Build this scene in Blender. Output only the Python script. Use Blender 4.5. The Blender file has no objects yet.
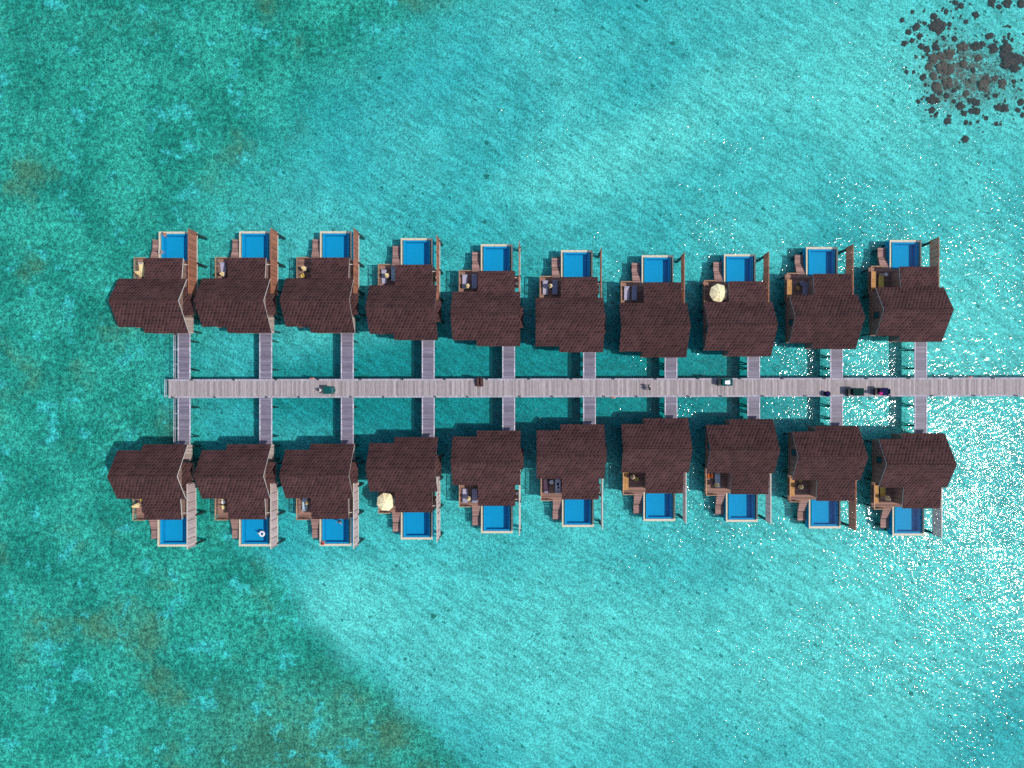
import bpy, bmesh, math, random
from mathutils import Vector, Matrix, Quaternion, noise as mnoise

random.seed(11)
S = bpy.context.scene
COL = S.collection
R = math.radians

# ------------------------------------------------------------------ camera model
F, CX, CY = 660.0, 512.0, 384.0        # focal length in pixels, picture centre
NX, NY = 540.0, 398.0                  # where the plumb line meets the picture
D = 2.0                                # pool terrace level above the water (z = 0)
WALK = D + 0.5                         # boardwalk level
BED = -0.9                             # seabed
CAMZ = D + 110.0


def P(px, py, z=D):
    """survey a point of the photograph on the level z (metres)"""
    d = Vector(((px - NX) / F, -(py - NY) / F, -1))
    t = (z - CAMZ) / d.z
    return Vector((d.x * t, d.y * t, z))


cam_d = bpy.data.cameras.new('camera')
cam_d.sensor_width = 36
cam_d.lens = 36 * F / 1024
cam_d.clip_start = 1
cam_d.clip_end = 6000
cam = bpy.data.objects.new('camera', cam_d)
COL.objects.link(cam)
cam.location = (0, 0, CAMZ)
cam.rotation_euler = (0, 0, 0)           # straight down; the frame is cropped a little off the lens axis
cam_d.shift_x = (CX - NX) / 1024
cam_d.shift_y = (NY - CY) / 1024
S.camera = cam

# ------------------------------------------------------------------ light
SUN = Vector((0.71, -0.16, 1.0)).normalized()
W = bpy.data.worlds.new('World')
S.world = W
W.use_nodes = True
nt = W.node_tree
bg = nt.nodes['Background']
sky = nt.nodes.new('ShaderNodeTexSky')
sky.sky_type = 'NISHITA'
sky.sun_disc = False
sky.sun_elevation = math.asin(SUN.z)
sky.sun_rotation = math.atan2(SUN.x, SUN.y)
nt.links.new(sky.outputs[0], bg.inputs[0])
bg.inputs[1].default_value = 0.13
sl = bpy.data.lights.new('sun', 'SUN')
sl.energy = 3.35
sl.angle = R(0.55)
sl.color = (1.0, 0.96, 0.90)
so = bpy.data.objects.new('sun', sl)
COL.objects.link(so)
so.location = SUN * 200
so.rotation_euler = SUN.to_track_quat('Z', 'Y').to_euler()
vs = S.view_settings
vs.view_transform = 'Standard'
vs.look = 'None'
vs.exposure = 0.0
vs.gamma = 1
vs.use_curve_mapping = False

# ------------------------------------------------------------------ node helpers


class N:
    def __init__(s, name, rough=0.7, spec=0.3):
        s.m = bpy.data.materials.new(name)
        s.m.use_nodes = True
        s.t = s.m.node_tree
        s.b = s.t.nodes['Principled BSDF']
        s.b.inputs['Roughness'].default_value = rough
        s.b.inputs['Specular IOR Level'].default_value = spec

    def new(s, kind, **kw):
        n = s.t.nodes.new(kind)
        for k, v in kw.items():
            setattr(n, k, v)
        return n

    def put(s, sock, v):
        if isinstance(v, bpy.types.NodeSocket):
            s.t.links.new(v, sock)
        elif v is not None:
            sock.default_value = v

    def math(s, op, a, b=None, c=None, clamp=False):
        n = s.new('ShaderNodeMath', operation=op, use_clamp=clamp)
        for i, v in enumerate((a, b, c)):
            if v is not None:
                s.put(n.inputs[i], v)
        return n.outputs[0]

    def mix(s, f, a, b, mode='MIX'):
        n = s.new('ShaderNodeMix', data_type='RGBA', blend_type=mode)
        s.put(n.inputs[0], f)
        s.put(n.inputs[6], a if isinstance(a, bpy.types.NodeSocket) else (*a, 1))
        s.put(n.inputs[7], b if isinstance(b, bpy.types.NodeSocket) else (*b, 1))
        return n.outputs[2]

    def ramp(s, f, stops, interp='LINEAR'):
        n = s.new('ShaderNodeValToRGB')
        n.color_ramp.interpolation = interp
        e = n.color_ramp.elements
        while len(e) < len(stops):
            e.new(0.5)
        for el, (p, c) in zip(e, stops):
            el.position = p
            el.color = (c, c, c, 1) if not isinstance(c, tuple) else (*c, 1)
        s.put(n.inputs[0], f)
        return n.outputs[0]

    def coord(s, kind='Object'):
        return s.new('ShaderNodeTexCoord').outputs[kind]

    def pos(s):
        return s.new('ShaderNodeNewGeometry').outputs['Position']

    def mapping(s, v, scale=(1, 1, 1), rot=(0, 0, 0), loc=(0, 0, 0)):
        if any(rot):                     # turn first, then stretch
            q = s.new('ShaderNodeMapping')
            s.put(q.inputs[0], v)
            q.inputs['Rotation'].default_value = rot
            v = q.outputs[0]
        n = s.new('ShaderNodeMapping')
        s.put(n.inputs[0], v)
        n.inputs['Scale'].default_value = scale
        n.inputs['Location'].default_value = loc
        return n.outputs[0]

    def noise(s, v, scale, detail=3, rough=0.55, dist=0.0, color=False):
        n = s.new('ShaderNodeTexNoise')
        s.put(n.inputs['Vector'], v)
        n.inputs['Scale'].default_value = scale
        n.inputs['Detail'].default_value = detail
        n.inputs['Roughness'].default_value = rough
        n.inputs['Distortion'].default_value = dist
        return n.outputs['Color' if color else 'Fac']

    def remap(s, v, a, b, c=0.0, d=1.0, smooth=True):
        n = s.new('ShaderNodeMapRange')
        n.interpolation_type = 'SMOOTHSTEP' if smooth else 'LINEAR'
        s.put(n.inputs[0], v)
        for i, q in enumerate((a, b, c, d)):
            s.put(n.inputs[i + 1], q)
        return n.outputs[0]

    def bump(s, h, dist=1.0, strength=1.0):
        n = s.new('ShaderNodeBump')
        n.inputs['Strength'].default_value = strength
        n.inputs['Distance'].default_value = dist
        s.put(n.inputs['Height'], h)
        return n.outputs[0]

    def color(s, v):
        s.put(s.b.inputs['Base Color'], v if isinstance(v, bpy.types.NodeSocket) else (*v, 1))
        return s

    def normal(s, v):
        s.put(s.b.inputs['Normal'], v)
        return s


def rnd(n):
    return n.new('ShaderNodeObjectInfo').outputs['Random']


def paint(name, c, rough=0.5, spec=0.4, var=0.12):
    n = N(name, rough, spec)
    f = n.noise(n.coord(), 3.0, 4)
    k = n.remap(f, 0.3, 0.7, 1 - var, 1 + var)
    mul = n.new('ShaderNodeVectorMath', operation='SCALE')
    mul.inputs[0].default_value = c
    n.put(mul.inputs['Scale'], k)
    n.color(mul.outputs[0])
    return n.m


def wood(name, c, plank=0.14, axis='y', var=0.3, rough=0.7, band=0.25, spec=0.25):
    """boards running along `axis`, each board its own tone, dark gaps"""
    n = N(name, rough, spec)
    co = n.coord()
    sp = n.new('ShaderNodeSeparateXYZ')
    n.put(sp.inputs[0], co)
    across = sp.outputs['X'] if axis == 'y' else sp.outputs['Y']
    if axis == 'z':
        a = n.math('ADD', sp.outputs['X'], sp.outputs['Y'])
        across = a
    q = n.math('DIVIDE', across, plank)
    idx = n.math('FLOOR', q)
    fr = n.math('FRACT', q)
    wn = n.new('ShaderNodeTexWhiteNoise', noise_dimensions='2D')
    cb = n.new('ShaderNodeCombineXYZ')
    n.put(cb.inputs[0], idx)
    n.put(cb.inputs[1], rnd(n))
    n.put(wn.inputs['Vector'], cb.outputs[0])
    tone = n.remap(wn.outputs['Value'], 0, 1, 1 - var, 1 + var, smooth=False)
    # groups of boards replaced together
    wn2 = n.new('ShaderNodeTexNoise', noise_dimensions='1D')
    n.put(wn2.inputs['W'], n.math('MULTIPLY', idx, 0.31))
    wn2.inputs['Scale'].default_value = 1.0
    wn2.inputs['Detail'].default_value = 2
    grp = n.remap(wn2.outputs['Fac'], 0.3, 0.7, 1 - band, 1 + band)
    st = n.noise(n.mapping(co, (1.2, 6, 2) if axis != 'y' else (6, 1.2, 2)), 1.0, 5)
    stn = n.remap(st, 0.3, 0.75, 0.84, 1.14)
    gap = n.math('GREATER_THAN', n.math('ABSOLUTE', n.math('SUBTRACT', fr, 0.5)), 0.455)
    k = n.math('MULTIPLY', n.math('MULTIPLY', tone, grp), stn)
    k = n.math('MULTIPLY', k, n.math('SUBTRACT', 1.0, n.math('MULTIPLY', gap, 0.55)))
    mul = n.new('ShaderNodeVectorMath', operation='SCALE')
    mul.inputs[0].default_value = c
    n.put(mul.inputs['Scale'], k)
    n.color(mul.outputs[0])
    return n.m


M = {}
M['board'] = wood('grey_boardwalk_planks', (0.375, 0.325, 0.325), 0.16, 'y', 0.16, band=0.22)
M['edge'] = wood('pale_edge_board', (0.43, 0.395, 0.455), 0.5, 'y', 0.10, band=0.08)
M['path'] = wood('lavender_grey_planks', (0.21, 0.185, 0.24), 0.2, 'x', 0.16, rough=0.5, band=0.2)
M['pathedge'] = wood('pale_kerb_timber', (0.50, 0.48, 0.55), 0.9, 'x', 0.10)
M['deck'] = wood('reddish_deck_planks', (0.30, 0.165, 0.125), 0.15, 'x', 0.2)
M['stair'] = wood('weathered_tread_planks', (0.34, 0.20, 0.175), 0.2, 'x', 0.2)
M['porch'] = wood('pale_porch_planks', (0.42, 0.34, 0.30), 0.15, 'x', 0.15)
M['fence'] = wood('red_brown_fence_boards', (0.38, 0.155, 0.095), 0.36, 'z', 0.2, band=0.12)
M['fencepale'] = wood('pale_grey_fence_boards', (0.56, 0.43, 0.42), 0.36, 'z', 0.12, band=0.08)
M['fencedark'] = wood('dark_fence_boards', (0.20, 0.085, 0.065), 0.36, 'z', 0.2, band=0.12)
M['wall'] = wood('brown_wall_boards', (0.31, 0.20, 0.17), 0.2, 'z', 0.15, band=0.1)
M['rail'] = wood('warm_rail_timber', (0.46, 0.27, 0.16), 0.6, 'x', 0.15)
M['pale'] = paint('pale_fascia_paint', (0.60, 0.53, 0.47), 0.6)
M['warmfascia'] = paint('warm_fascia_timber', (0.50, 0.30, 0.17), 0.6)
M['batten'] = paint('dark_batten', (0.10, 0.055, 0.045), 0.7)
M['pile'] = paint('dark_wet_pile', (0.022, 0.024, 0.028), 0.5)
M['coping'] = paint('cream_stone_coping', (0.64, 0.56, 0.42), 0.65, var=0.16)
M['gutter'] = paint('tan_pebble_gutter', (0.32, 0.21, 0.11), 0.8, var=0.2)
M['white'] = paint('white_paint', (0.78, 0.77, 0.74), 0.5)
M['cushion'] = paint('lilac_grey_cushion', (0.44, 0.40, 0.50), 0.9, 0.1)
M['cushiondark'] = paint('shaded_lilac_slate_cushion', (0.38, 0.39, 0.52), 0.9, 0.1)  # lilac cushion with roof shade put in its colour; also pillows, armchair
M['cushionplum'] = paint('dark_plum_cushion', (0.09, 0.055, 0.085), 0.9, 0.1)
M['towel'] = paint('pale_cyan_towel', (0.50, 0.62, 0.68), 0.95, 0.1)
M['cream'] = paint('cream_canvas', (0.93, 0.74, 0.38), 0.9, 0.1, 0.08)
M['creamopen'] = paint('pale_yellow_canvas', (0.95, 0.82, 0.50), 0.9, 0.1, 0.06)
M['yellow'] = paint('yellow_cushion', (0.78, 0.55, 0.13), 0.9, 0.1)
M['orange'] = paint('golden_timber', (0.52, 0.28, 0.10), 0.7, 0.2, 0.25)  # golden tone of sunlit floor for the added strips; also one table
M['orangered'] = paint('orange_red_fabric', (0.62, 0.13, 0.03), 0.9, 0.1)
M['metal'] = paint('dark_metal', (0.05, 0.05, 0.055), 0.4)
M['teal'] = paint('dark_teal_fibreglass', (0.006, 0.085, 0.082), 0.8, 0.06, 0.06)
M['green'] = paint('dark_green_fibreglass', (0.006, 0.035, 0.030), 0.8, 0.06, 0.06)
M['navy'] = paint('navy_fibreglass', (0.012, 0.012, 0.055), 0.8, 0.06, 0.06)
M['magenta'] = paint('magenta_bag', (0.55, 0.02, 0.22), 0.7, 0.2)
M['rubber'] = paint('black_rubber', (0.02, 0.02, 0.02), 0.8)
M['seat'] = paint('tan_vinyl', (0.42, 0.33, 0.22), 0.5)
M['body'] = paint('pale_buggy_body', (0.45, 0.50, 0.47), 0.35)
M['brown'] = paint('dark_brown_cover', (0.075, 0.038, 0.038), 0.8, 0.2, 0.25)
M['lifebuoy'] = paint('orange_red_buoy', (0.75, 0.13, 0.06), 0.6)
M['skin'] = paint('skin', (0.52, 0.30, 0.21), 0.6, 0.3, 0.05)
M['hair'] = paint('dark_hair', (0.025, 0.016, 0.012), 0.7)
M['darkcloth'] = paint('dark_cloth', (0.025, 0.02, 0.035), 0.9)
M['redcloth'] = paint('red_cloth', (0.60, 0.03, 0.06), 0.9)
M['whitecloth'] = paint('white_cloth', (0.80, 0.78, 0.80), 0.9)


def mat_roof():
    n = N('brown_roof_shingles', 0.85, 0.15)
    co = n.coord()
    off = n.new('ShaderNodeVectorMath', operation='ADD')
    n.put(off.inputs[0], co)
    cb = n.new('ShaderNodeCombineXYZ')
    n.put(cb.inputs[0], n.math('MULTIPLY', rnd(n), 3.7))
    n.put(cb.inputs[1], n.math('MULTIPLY', rnd(n), 5.3))
    n.put(off.inputs[1], cb.outputs[0])
    v = off.outputs[0]
    wob = n.new('ShaderNodeVectorMath', operation='ADD')
    n.put(wob.inputs[0], v)
    nz = n.noise(v, 1.2, 2, color=True)
    sc = n.new('ShaderNodeVectorMath', operation='SCALE')
    n.put(sc.inputs[0], nz)
    sc.inputs['Scale'].default_value = 0.07
    n.put(wob.inputs[1], sc.outputs[0])
    sp = n.new('ShaderNodeSeparateXYZ')
    n.put(sp.inputs[0], wob.outputs[0])
    q = n.math('DIVIDE', sp.outputs[1], 0.47)
    row = n.math('FLOOR', q)
    fv = n.math('FRACT', q)
    u = n.math('ADD', n.math('DIVIDE', sp.outputs[0], 0.57), n.math('MULTIPLY', row, 0.5))
    u = n.math('SUBTRACT', u, n.math('MULTIPLY', fv, 0.55))
    iu = n.math('FLOOR', u)
    fu = n.math('FRACT', u)
    wn = n.new('ShaderNodeTexWhiteNoise', noise_dimensions='2D')
    cw = n.new('ShaderNodeCombineXYZ')
    n.put(cw.inputs[0], iu)
    n.put(cw.inputs[1], row)
    n.put(wn.inputs['Vector'], cw.outputs[0])
    r1 = wn.outputs['Value']
    gapu = n.remap(fu, 0.34, 0.56, 1, 0)
    gapv = n.math('MULTIPLY', n.remap(fv, 0.02, 0.18), n.remap(fv, 0.74, 0.95, 1, 0))
    slot = n.math('MULTIPLY', n.math('MULTIPLY', gapu, gapv), n.remap(n.math('ADD', r1, n.math('MULTIPLY', n.math('SUBTRACT', n.noise(v, 0.9, 2), 0.5), 1.6)), -0.1, 0.9, 0.40, 0.95, smooth=False))
    tab = n.mix(r1, (0.094, 0.043, 0.041), (0.064, 0.030, 0.030))
    shingle = n.mix(slot, tab, (0.017, 0.009, 0.011))
    blot = n.remap(n.noise(v, 0.45, 4), 0.3, 0.7, 0.84, 1.18)
    villa = n.remap(rnd(n), 0, 1, 0.93, 1.09, smooth=False)
    mul = n.new('ShaderNodeVectorMath', operation='SCALE')
    n.put(mul.inputs[0], shingle)
    n.put(mul.inputs['Scale'], n.math('MULTIPLY', blot, villa))
    n.color(mul.outputs[0])
    n.normal(n.bump(slot, -0.03, 0.6))
    return n.m


M['roof'] = mat_roof()


def mat_tile():
    n = N('blue_pool_tile', 0.9, 0.05)
    co = n.coord()
    br = n.new('ShaderNodeTexBrick')
    br.offset = 0.0
    br.inputs['Brick Width'].default_value = 0.3
    br.inputs['Row Height'].default_value = 0.3
    br.inputs['Scale'].default_value = 1.0
    br.inputs['Mortar Size'].default_value = 0.012
    br.inputs['Color1'].default_value = (0.006, 0.325, 0.57, 1)
    br.inputs['Color2'].default_value = (0.005, 0.295, 0.53, 1)
    br.inputs['Mortar'].default_value = (0.02, 0.38, 0.62, 1)
    n.put(br.inputs['Vector'], co)
    n.color(br.outputs['Color'])
    return n.m


M['tile'] = mat_tile()


def mat_water(name, tint, h_fn, rough, milk=0.0):
    n = N(name)
    t = n.t
    t.nodes.remove(n.b)
    out = t.nodes['Material Output']
    tr = n.new('ShaderNodeBsdfTransparent')
    tr.inputs[0].default_value = (*tint, 1)
    gl = n.new('ShaderNodeBsdfGlossy')
    gl.inputs['Color'].default_value = (1, 1, 1, 1)
    gl.inputs['Roughness'].default_value = rough
    fr = n.new('ShaderNodeFresnel')
    fr.inputs['IOR'].default_value = 1.333
    nrm = h_fn(n)
    n.put(gl.inputs['Normal'], nrm)
    n.put(fr.inputs['Normal'], nrm)
    mx = n.new('ShaderNodeMixShader')
    n.put(mx.inputs[0], fr.outputs[0])
    if milk:
        df = n.new('ShaderNodeBsdfDiffuse')
        df.inputs[0].default_value = (0.04, 0.46, 0.45, 1)
        m0 = n.new('ShaderNodeMixShader')
        m0.inputs[0].default_value = milk
        n.put(m0.inputs[1], tr.outputs[0])
        n.put(m0.inputs[2], df.outputs[0])
        n.put(mx.inputs[1], m0.outputs[0])
    else:
        n.put(mx.inputs[1], tr.outputs[0])
    n.put(mx.inputs[2], gl.outputs[0])
    n.put(out.inputs['Surface'], mx.outputs[0])
    return n.m


def lagoon_waves(n):
    p = n.pos()
    # wind ripples, crests running from upper left to lower right
    a = n.noise(n.mapping(p, (1.0, 1.6, 1), (0, 0, R(-40))), 1.5, 1.6, 0.5, 0.3)
    b = n.noise(n.mapping(p, (1.0, 1.8, 1), (0, 0, R(-25))), 0.45, 2, 0.5, 0.3)
    gust = n.remap(n.noise(n.mapping(p, (1, 1.6, 1), (0, 0, R(35))), 0.045, 3), 0.36, 0.66, 0.50, 1.5)
    h = n.math('ADD', n.math('MULTIPLY', n.math('MULTIPLY', a, 0.108), gust), n.math('MULTIPLY', b, 0.12))
    return n.bump(h, 1.0)


def pool_waves(n):
    h = n.math('MULTIPLY', n.noise(n.pos(), 1.6, 2), 0.010)
    return n.bump(h, 1.0)


M['water'] = mat_water('lagoon_water', (0.36, 0.91, 0.935), lagoon_waves, 0.068, 0.065)
M['poolwater'] = mat_water('pool_water', (0.72, 0.96, 0.99), pool_waves, 0.03)


def mat_glass():
    n = N('dark_window_glass', 0.06, 0.5)
    n.color((0.01, 0.12, 0.15))
    return n.m


M['glass'] = mat_glass()


def mat_bed():
    n = N('lagoon_bed', 0.9, 0.1)
    p = n.pos()
    sp = n.new('ShaderNodeSeparateXYZ')
    n.put(sp.inputs[0], p)
    X, Y = sp.outputs[0], sp.outputs[1]
    big = n.noise(p, 0.028, 4, 0.6)
    mid = n.noise(p, 0.12, 4, 0.6)
    fine = n.noise(p, 1.1, 4, 0.65)
    grain = n.noise(p, 3.9, 2, 0.65)

    # edge of the seagrass: for every Y the X it reaches to
    ys = [(-60, 520), (0, 450), (90, 330), (200, 235), (300, 195), (384, 185), (470, 200), (560, 262),
          (610, 300), (690, 385), (768, 465), (860, 540)]
    pts = [(P(x, y, BED).x, P(x, y, BED).y) for y, x in ys]
    y0, y1 = pts[-1][1], pts[0][1]
    x0, x1 = -80.0, 20.0
    stops = sorted(((q[1] - y0) / (y1 - y0), (q[0] - x0) / (x1 - x0)) for q in pts)
    rp = n.ramp(n.remap(Y, y0, y1, 0, 1, smooth=False), stops)
    edge = n.remap(rp, 0, 1, x0, x1, smooth=False)
    wob = n.math('MULTIPLY', n.math('SUBTRACT', n.noise(p, 0.055, 5, 0.65), 0.5), 20)
    s = n.math('ADD', n.math('SUBTRACT', edge, X), wob)
    soft = n.remap(Y, -30, 30, 4.5, 15.0)
    weed = n.remap(n.math('DIVIDE', s, soft), -1, 1, 0, 1)

    def ell(px, py, rx, ry, inner=0.35, wobble=0.5, rot=0):
        c = P(px, py, BED)
        m = n.mapping(p, (1, 1, 0), (0, 0, 0), (-c.x, -c.y, 0))
        m2 = n.mapping(m, (6.0 / rx, 6.0 / ry, 0), (0, 0, R(rot)))
        ln = n.new('ShaderNodeVectorMath', operation='LENGTH')
        n.put(ln.inputs[0], m2)
        d = n.math('ADD', ln.outputs['Value'], n.math('MULTIPLY', n.math('SUBTRACT', mid, 0.5), wobble))
        return n.remap(d, inner, 1.0, 1.0, 0.0)

    deep = (0.13, 0.43, 0.445)      # sand with a film of algae
    pale = (0.86, 0.76, 0.70)        # clean coral sand
    col = n.mix(n.remap(big, 0.32, 0.68, 0.16, 0.62), deep, pale)
    # clean sand banks
    for a in ((560, 660, 360, 150, 0.2, 0.6, 8), (345, 608, 75, 70, 0.3, 0.5, 0), (900, 620, 300, 240, 0.1, 0.6, 0),
              (960, 330, 150, 200, 0.15, 0.6, 0), (880, 80, 330, 170, 0.15, 0.7, 0), (620, 150, 230, 70, 0.1, 0.9, -25)):
        col = n.mix(n.math('MULTIPLY', ell(*a), 0.72), col, pale)
    # algae-filmed channel round the villas, darker corner lower right
    for a, k in (((500, 388, 330, 80, 0.3, 0.4, 0), 0.60), ((1015, 725, 150, 75, 0.1, 0.9, -30), 0.75),
                 ((640, 85, 120, 40, 0.1, 1.0, -35), 0.35), ((450, 215, 200, 40, 0.1, 0.8, 0), 0.25)):
        col = n.mix(n.math('MULTIPLY', ell(*a), k), col, deep)
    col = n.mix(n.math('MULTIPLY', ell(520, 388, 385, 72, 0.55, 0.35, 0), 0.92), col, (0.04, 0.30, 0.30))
    # sand ripples and swell streaks, plus caustic light mottle painted into the colour
    streak = n.noise(n.mapping(p, (1.0, 4.0, 1), (0, 0, R(33))), 0.32, 4, 0.65)
    sk = n.remap(streak, 0.3, 0.7, 1.22, 0.72)
    g1 = n.remap(grain, 0.3, 0.7, 0.58, 1.40)
    sand_k = n.math('MULTIPLY', sk, g1)

    # seagrass meadow: tangled tufts with sandy holes
    tuft = n.mix(n.remap(mid, 0.36, 0.64), (0.095, 0.275, 0.205), (0.24, 0.44, 0.34))
    brown = n.remap(n.noise(n.mapping(p, loc=(31, 7, 0)), 0.075, 4, 0.6), 0.54, 0.70)
    tuft = n.mix(n.math('MULTIPLY', n.math('ADD', brown, n.math('MULTIPLY', ell(300, 735, 190, 80, 0.1, 1.4, 0), 0.7), clamp=True), 0.65), tuft, (0.60, 0.21, 0.085))
    holes = n.remap(n.noise(n.mapping(p, loc=(5, 40, 0)), 0.22, 5, 0.62), 0.565, 0.65)
    tuft = n.mix(n.math('MULTIPLY', holes, 0.85), tuft, (0.34, 0.56, 0.54))
    tk = n.math('MULTIPLY', n.remap(fine, 0.3, 0.7, 0.55, 1.5), n.remap(grain, 0.3, 0.7, 0.45, 1.6))

    # far right reef flat: grey rubble between the coral heads
    reef = n.math('MULTIPLY', ell(975, 72, 70, 52, 0.35, 1.2, 0), n.remap(fine, 0.36, 0.62))
    brownreef = n.math('MULTIPLY', ell(955, 76, 52, 38, 0.2, 1.2, 0), n.remap(fine, 0.38, 0.58))

    def scale(c, k):
        q = n.new('ShaderNodeVectorMath', operation='SCALE')
        n.put(q.inputs[0], c)
        n.put(q.inputs['Scale'], k)
        return q.outputs[0]
    col = scale(col, sand_k)
    col = n.mix(weed, col, scale(tuft, tk))
    col = n.mix(n.math('MULTIPLY', reef, 0.75), col, (0.45, 0.16, 0.13))
    col = n.mix(n.math('MULTIPLY', brownreef, 0.8), col, (0.90, 0.12, 0.09))
    # scattered dark pebbles and tufts
    vo = n.new('ShaderNodeTexVoronoi')
    n.put(vo.inputs['Vector'], p)
    vo.inputs['Scale'].default_value = 0.22
    vo.inputs['Randomness'].default_value = 1.0
    cs = n.new('ShaderNodeSeparateColor')
    n.put(cs.inputs[0], vo.outputs['Color'])
    rad = n.math('MULTIPLY', n.math('POWER', cs.outputs[0], 5.0), 0.11)
    dot = n.remap(n.math('SUBTRACT', n.math('ADD', vo.outputs['Distance'], n.math('MULTIPLY', n.math('SUBTRACT', grain, 0.5), 0.06)), rad), -0.015, 0.015, 1, 0)
    col = n.mix(n.math('MULTIPLY', dot, 0.8), col, (0.05, 0.10, 0.08))
    v2 = n.new('ShaderNodeTexVoronoi')
    n.put(v2.inputs['Vector'], n.mapping(p, (1, 1.5, 1), (0, 0, R(35))))
    v2.inputs['Scale'].default_value = 0.62
    c2 = n.new('ShaderNodeSeparateColor')
    n.put(c2.inputs[0], v2.outputs['Color'])
    rad2 = n.math('MULTIPLY', n.math('POWER', c2.outputs[1], 4.0), 0.27)
    speck = n.remap(n.math('SUBTRACT', n.math('ADD', v2.outputs['Distance'], n.math('MULTIPLY', n.math('SUBTRACT', grain, 0.5), 0.25)), rad2), -0.04, 0.04, 1, 0)
    col = n.mix(n.math('MULTIPLY', speck, 0.75), col, (0.05, 0.17, 0.15))
    n.color(col)
    h = n.math('ADD', n.math('MULTIPLY', grain, 0.16), n.math('MULTIPLY', fine, 0.22))
    n.normal(n.bump(h, 1.0, 0.9))
    return n.m


M['bed'] = mat_bed()


def mat_coral(name, a, b):
    n = N(name, 0.9, 0.1)
    f = n.noise(n.coord(), 3.5, 5, 0.65)
    n.color(n.mix(n.remap(f, 0.35, 0.7), a, b))
    n.normal(n.bump(n.noise(n.coord(), 6.0, 3), 0.15))
    return n.m


M['coraldark'] = mat_coral('dark_coral', (0.22, 0.016, 0.016), (0.85, 0.085, 0.07))
M['coralbrown'] = mat_coral('brown_coral', (0.70, 0.045, 0.04), (0.98, 0.20, 0.14))
M['rubble'] = mat_coral('coral_rubble', (0.35, 0.06, 0.05), (0.8, 0.25, 0.2))

# ------------------------------------------------------------------ mesh helpers


class MB:
    def __init__(s, sy=1, dz=0.0):
        s.v, s.f, s.sy, s.dz = [], [], sy, dz

    def poly(s, verts, faces):
        o = len(s.v)
        s.v += [(x, y * s.sy, z + s.dz) for x, y, z in verts]
        s.f += [tuple(i + o for i in f) for f in faces]
        return s

    def box(s, x0, x1, y0, y1, z0, z1):
        return s.poly([(x0, y0, z0), (x1, y0, z0), (x1, y1, z0), (x0, y1, z0),
                       (x0, y0, z1), (x1, y0, z1), (x1, y1, z1), (x0, y1, z1)],
                      [(0, 3, 2, 1), (4, 5, 6, 7), (0, 1, 5, 4), (1, 2, 6, 5), (2, 3, 7, 6), (3, 0, 4, 7)])

    def tube(s, a, b, r0, r1=None, n=10):
        r1 = r0 if r1 is None else r1
        a, b = Vector(a), Vector(b)
        d = (b - a).normalized()
        u = d.orthogonal().normalized()
        w = d.cross(u)
        vs = []
        for c, r in ((a, r0), (b, r1)):
            for i in range(n):
                t = 2 * math.pi * i / n
                vs.append(tuple(c + (u * math.cos(t) + w * math.sin(t)) * r))
        fs = [(i, (i + 1) % n, n + (i + 1) % n, n + i) for i in range(n)]
        fs += [tuple(range(n - 1, -1, -1)), tuple(range(n, 2 * n))]
        return s.poly(vs, fs)

    def lathe(s, prof, c=(0, 0, 0), n=16, wave=None):
        vs, fs = [], []
        k = len(prof)
        for i in range(n):
            t = 2 * math.pi * i / n
            m = 1 if wave is None else wave(i)
            for r, z in prof:
                vs.append((c[0] + math.cos(t) * r * m, c[1] + math.sin(t) * r * m, c[2] + z))
        for i in range(n):
            j = (i + 1) % n
            for q in range(k - 1):
                fs.append((i * k + q, j * k + q, j * k + q + 1, i * k + q + 1))
        return s.poly(vs, fs)

    def prism_x(s, x0, x1, prof):
        k = len(prof)
        vs = [(x0, y, z) for y, z in prof] + [(x1, y, z) for y, z in prof]
        fs = [(i, (i + 1) % k, k + (i + 1) % k, k + i) for i in range(k)]
        fs += [tuple(range(k)), tuple(range(2 * k - 1, k - 1, -1))]
        return s.poly(vs, fs)

    def prism_y(s, y0, y1, prof):
        k = len(prof)
        vs = [(x, y0, z) for x, z in prof] + [(x, y1, z) for x, z in prof]
        fs = [(i, (i + 1) % k, k + (i + 1) % k, k + i) for i in range(k)]
        fs += [tuple(range(k)), tuple(range(2 * k - 1, k - 1, -1))]
        return s.poly(vs, fs)

    def mesh(s, name, mat, bevel=0.0, smooth=False):
        me = bpy.data.meshes.new(name)
        me.from_pydata(s.v, [], s.f)
        bm = bmesh.new()
        bm.from_mesh(me)
        bmesh.ops.remove_doubles(bm, verts=bm.verts, dist=1e-5)
        bmesh.ops.recalc_face_normals(bm, faces=bm.faces)
        if bevel:
            bmesh.ops.bevel(bm, geom=list(bm.edges), offset=bevel, segments=2, affect='EDGES', clamp_overlap=True)
        if smooth:
            for f in bm.faces:
                f.smooth = True
        bm.to_mesh(me)
        bm.free()
        me.materials.append(mat)
        return me

    def build(s, name, mat, parent=None, bevel=0.0, smooth=False):
        return link(name, s.mesh(name, mat, bevel, smooth), parent)


def link(name, data, parent=None):
    o = bpy.data.objects.new(name, data)
    COL.objects.link(o)
    o.parent = parent
    return o


def tag(o, label, cat, group=None, kind=None):
    o['label'] = label
    o['category'] = cat
    if group:
        o['group'] = group
    if kind:
        o['kind'] = kind
    return o


def thing(name, label, cat, loc=(0, 0, 0), rz=0, group=None):
    o = link(name, None)
    o.empty_display_size = 0.5
    o.location = loc
    o.rotation_euler = (0, 0, rz)
    return tag(o, label, cat, group)


def copy_tree(o, parent=None):
    c = o.copy()
    COL.objects.link(c)
    c.parent = parent
    for ch in list(o.children):
        copy_tree(ch, c)
    return c


def place(proto, used, label, loc, rz=0, group=None):
    """first call moves the prototype itself, later calls copy it"""
    o = proto if not used else copy_tree(proto)
    used.append(o)
    o.location = loc
    o.rotation_euler = (0, 0, rz)
    o['label'] = label
    if group:
        o['group'] = group
    return o


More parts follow.
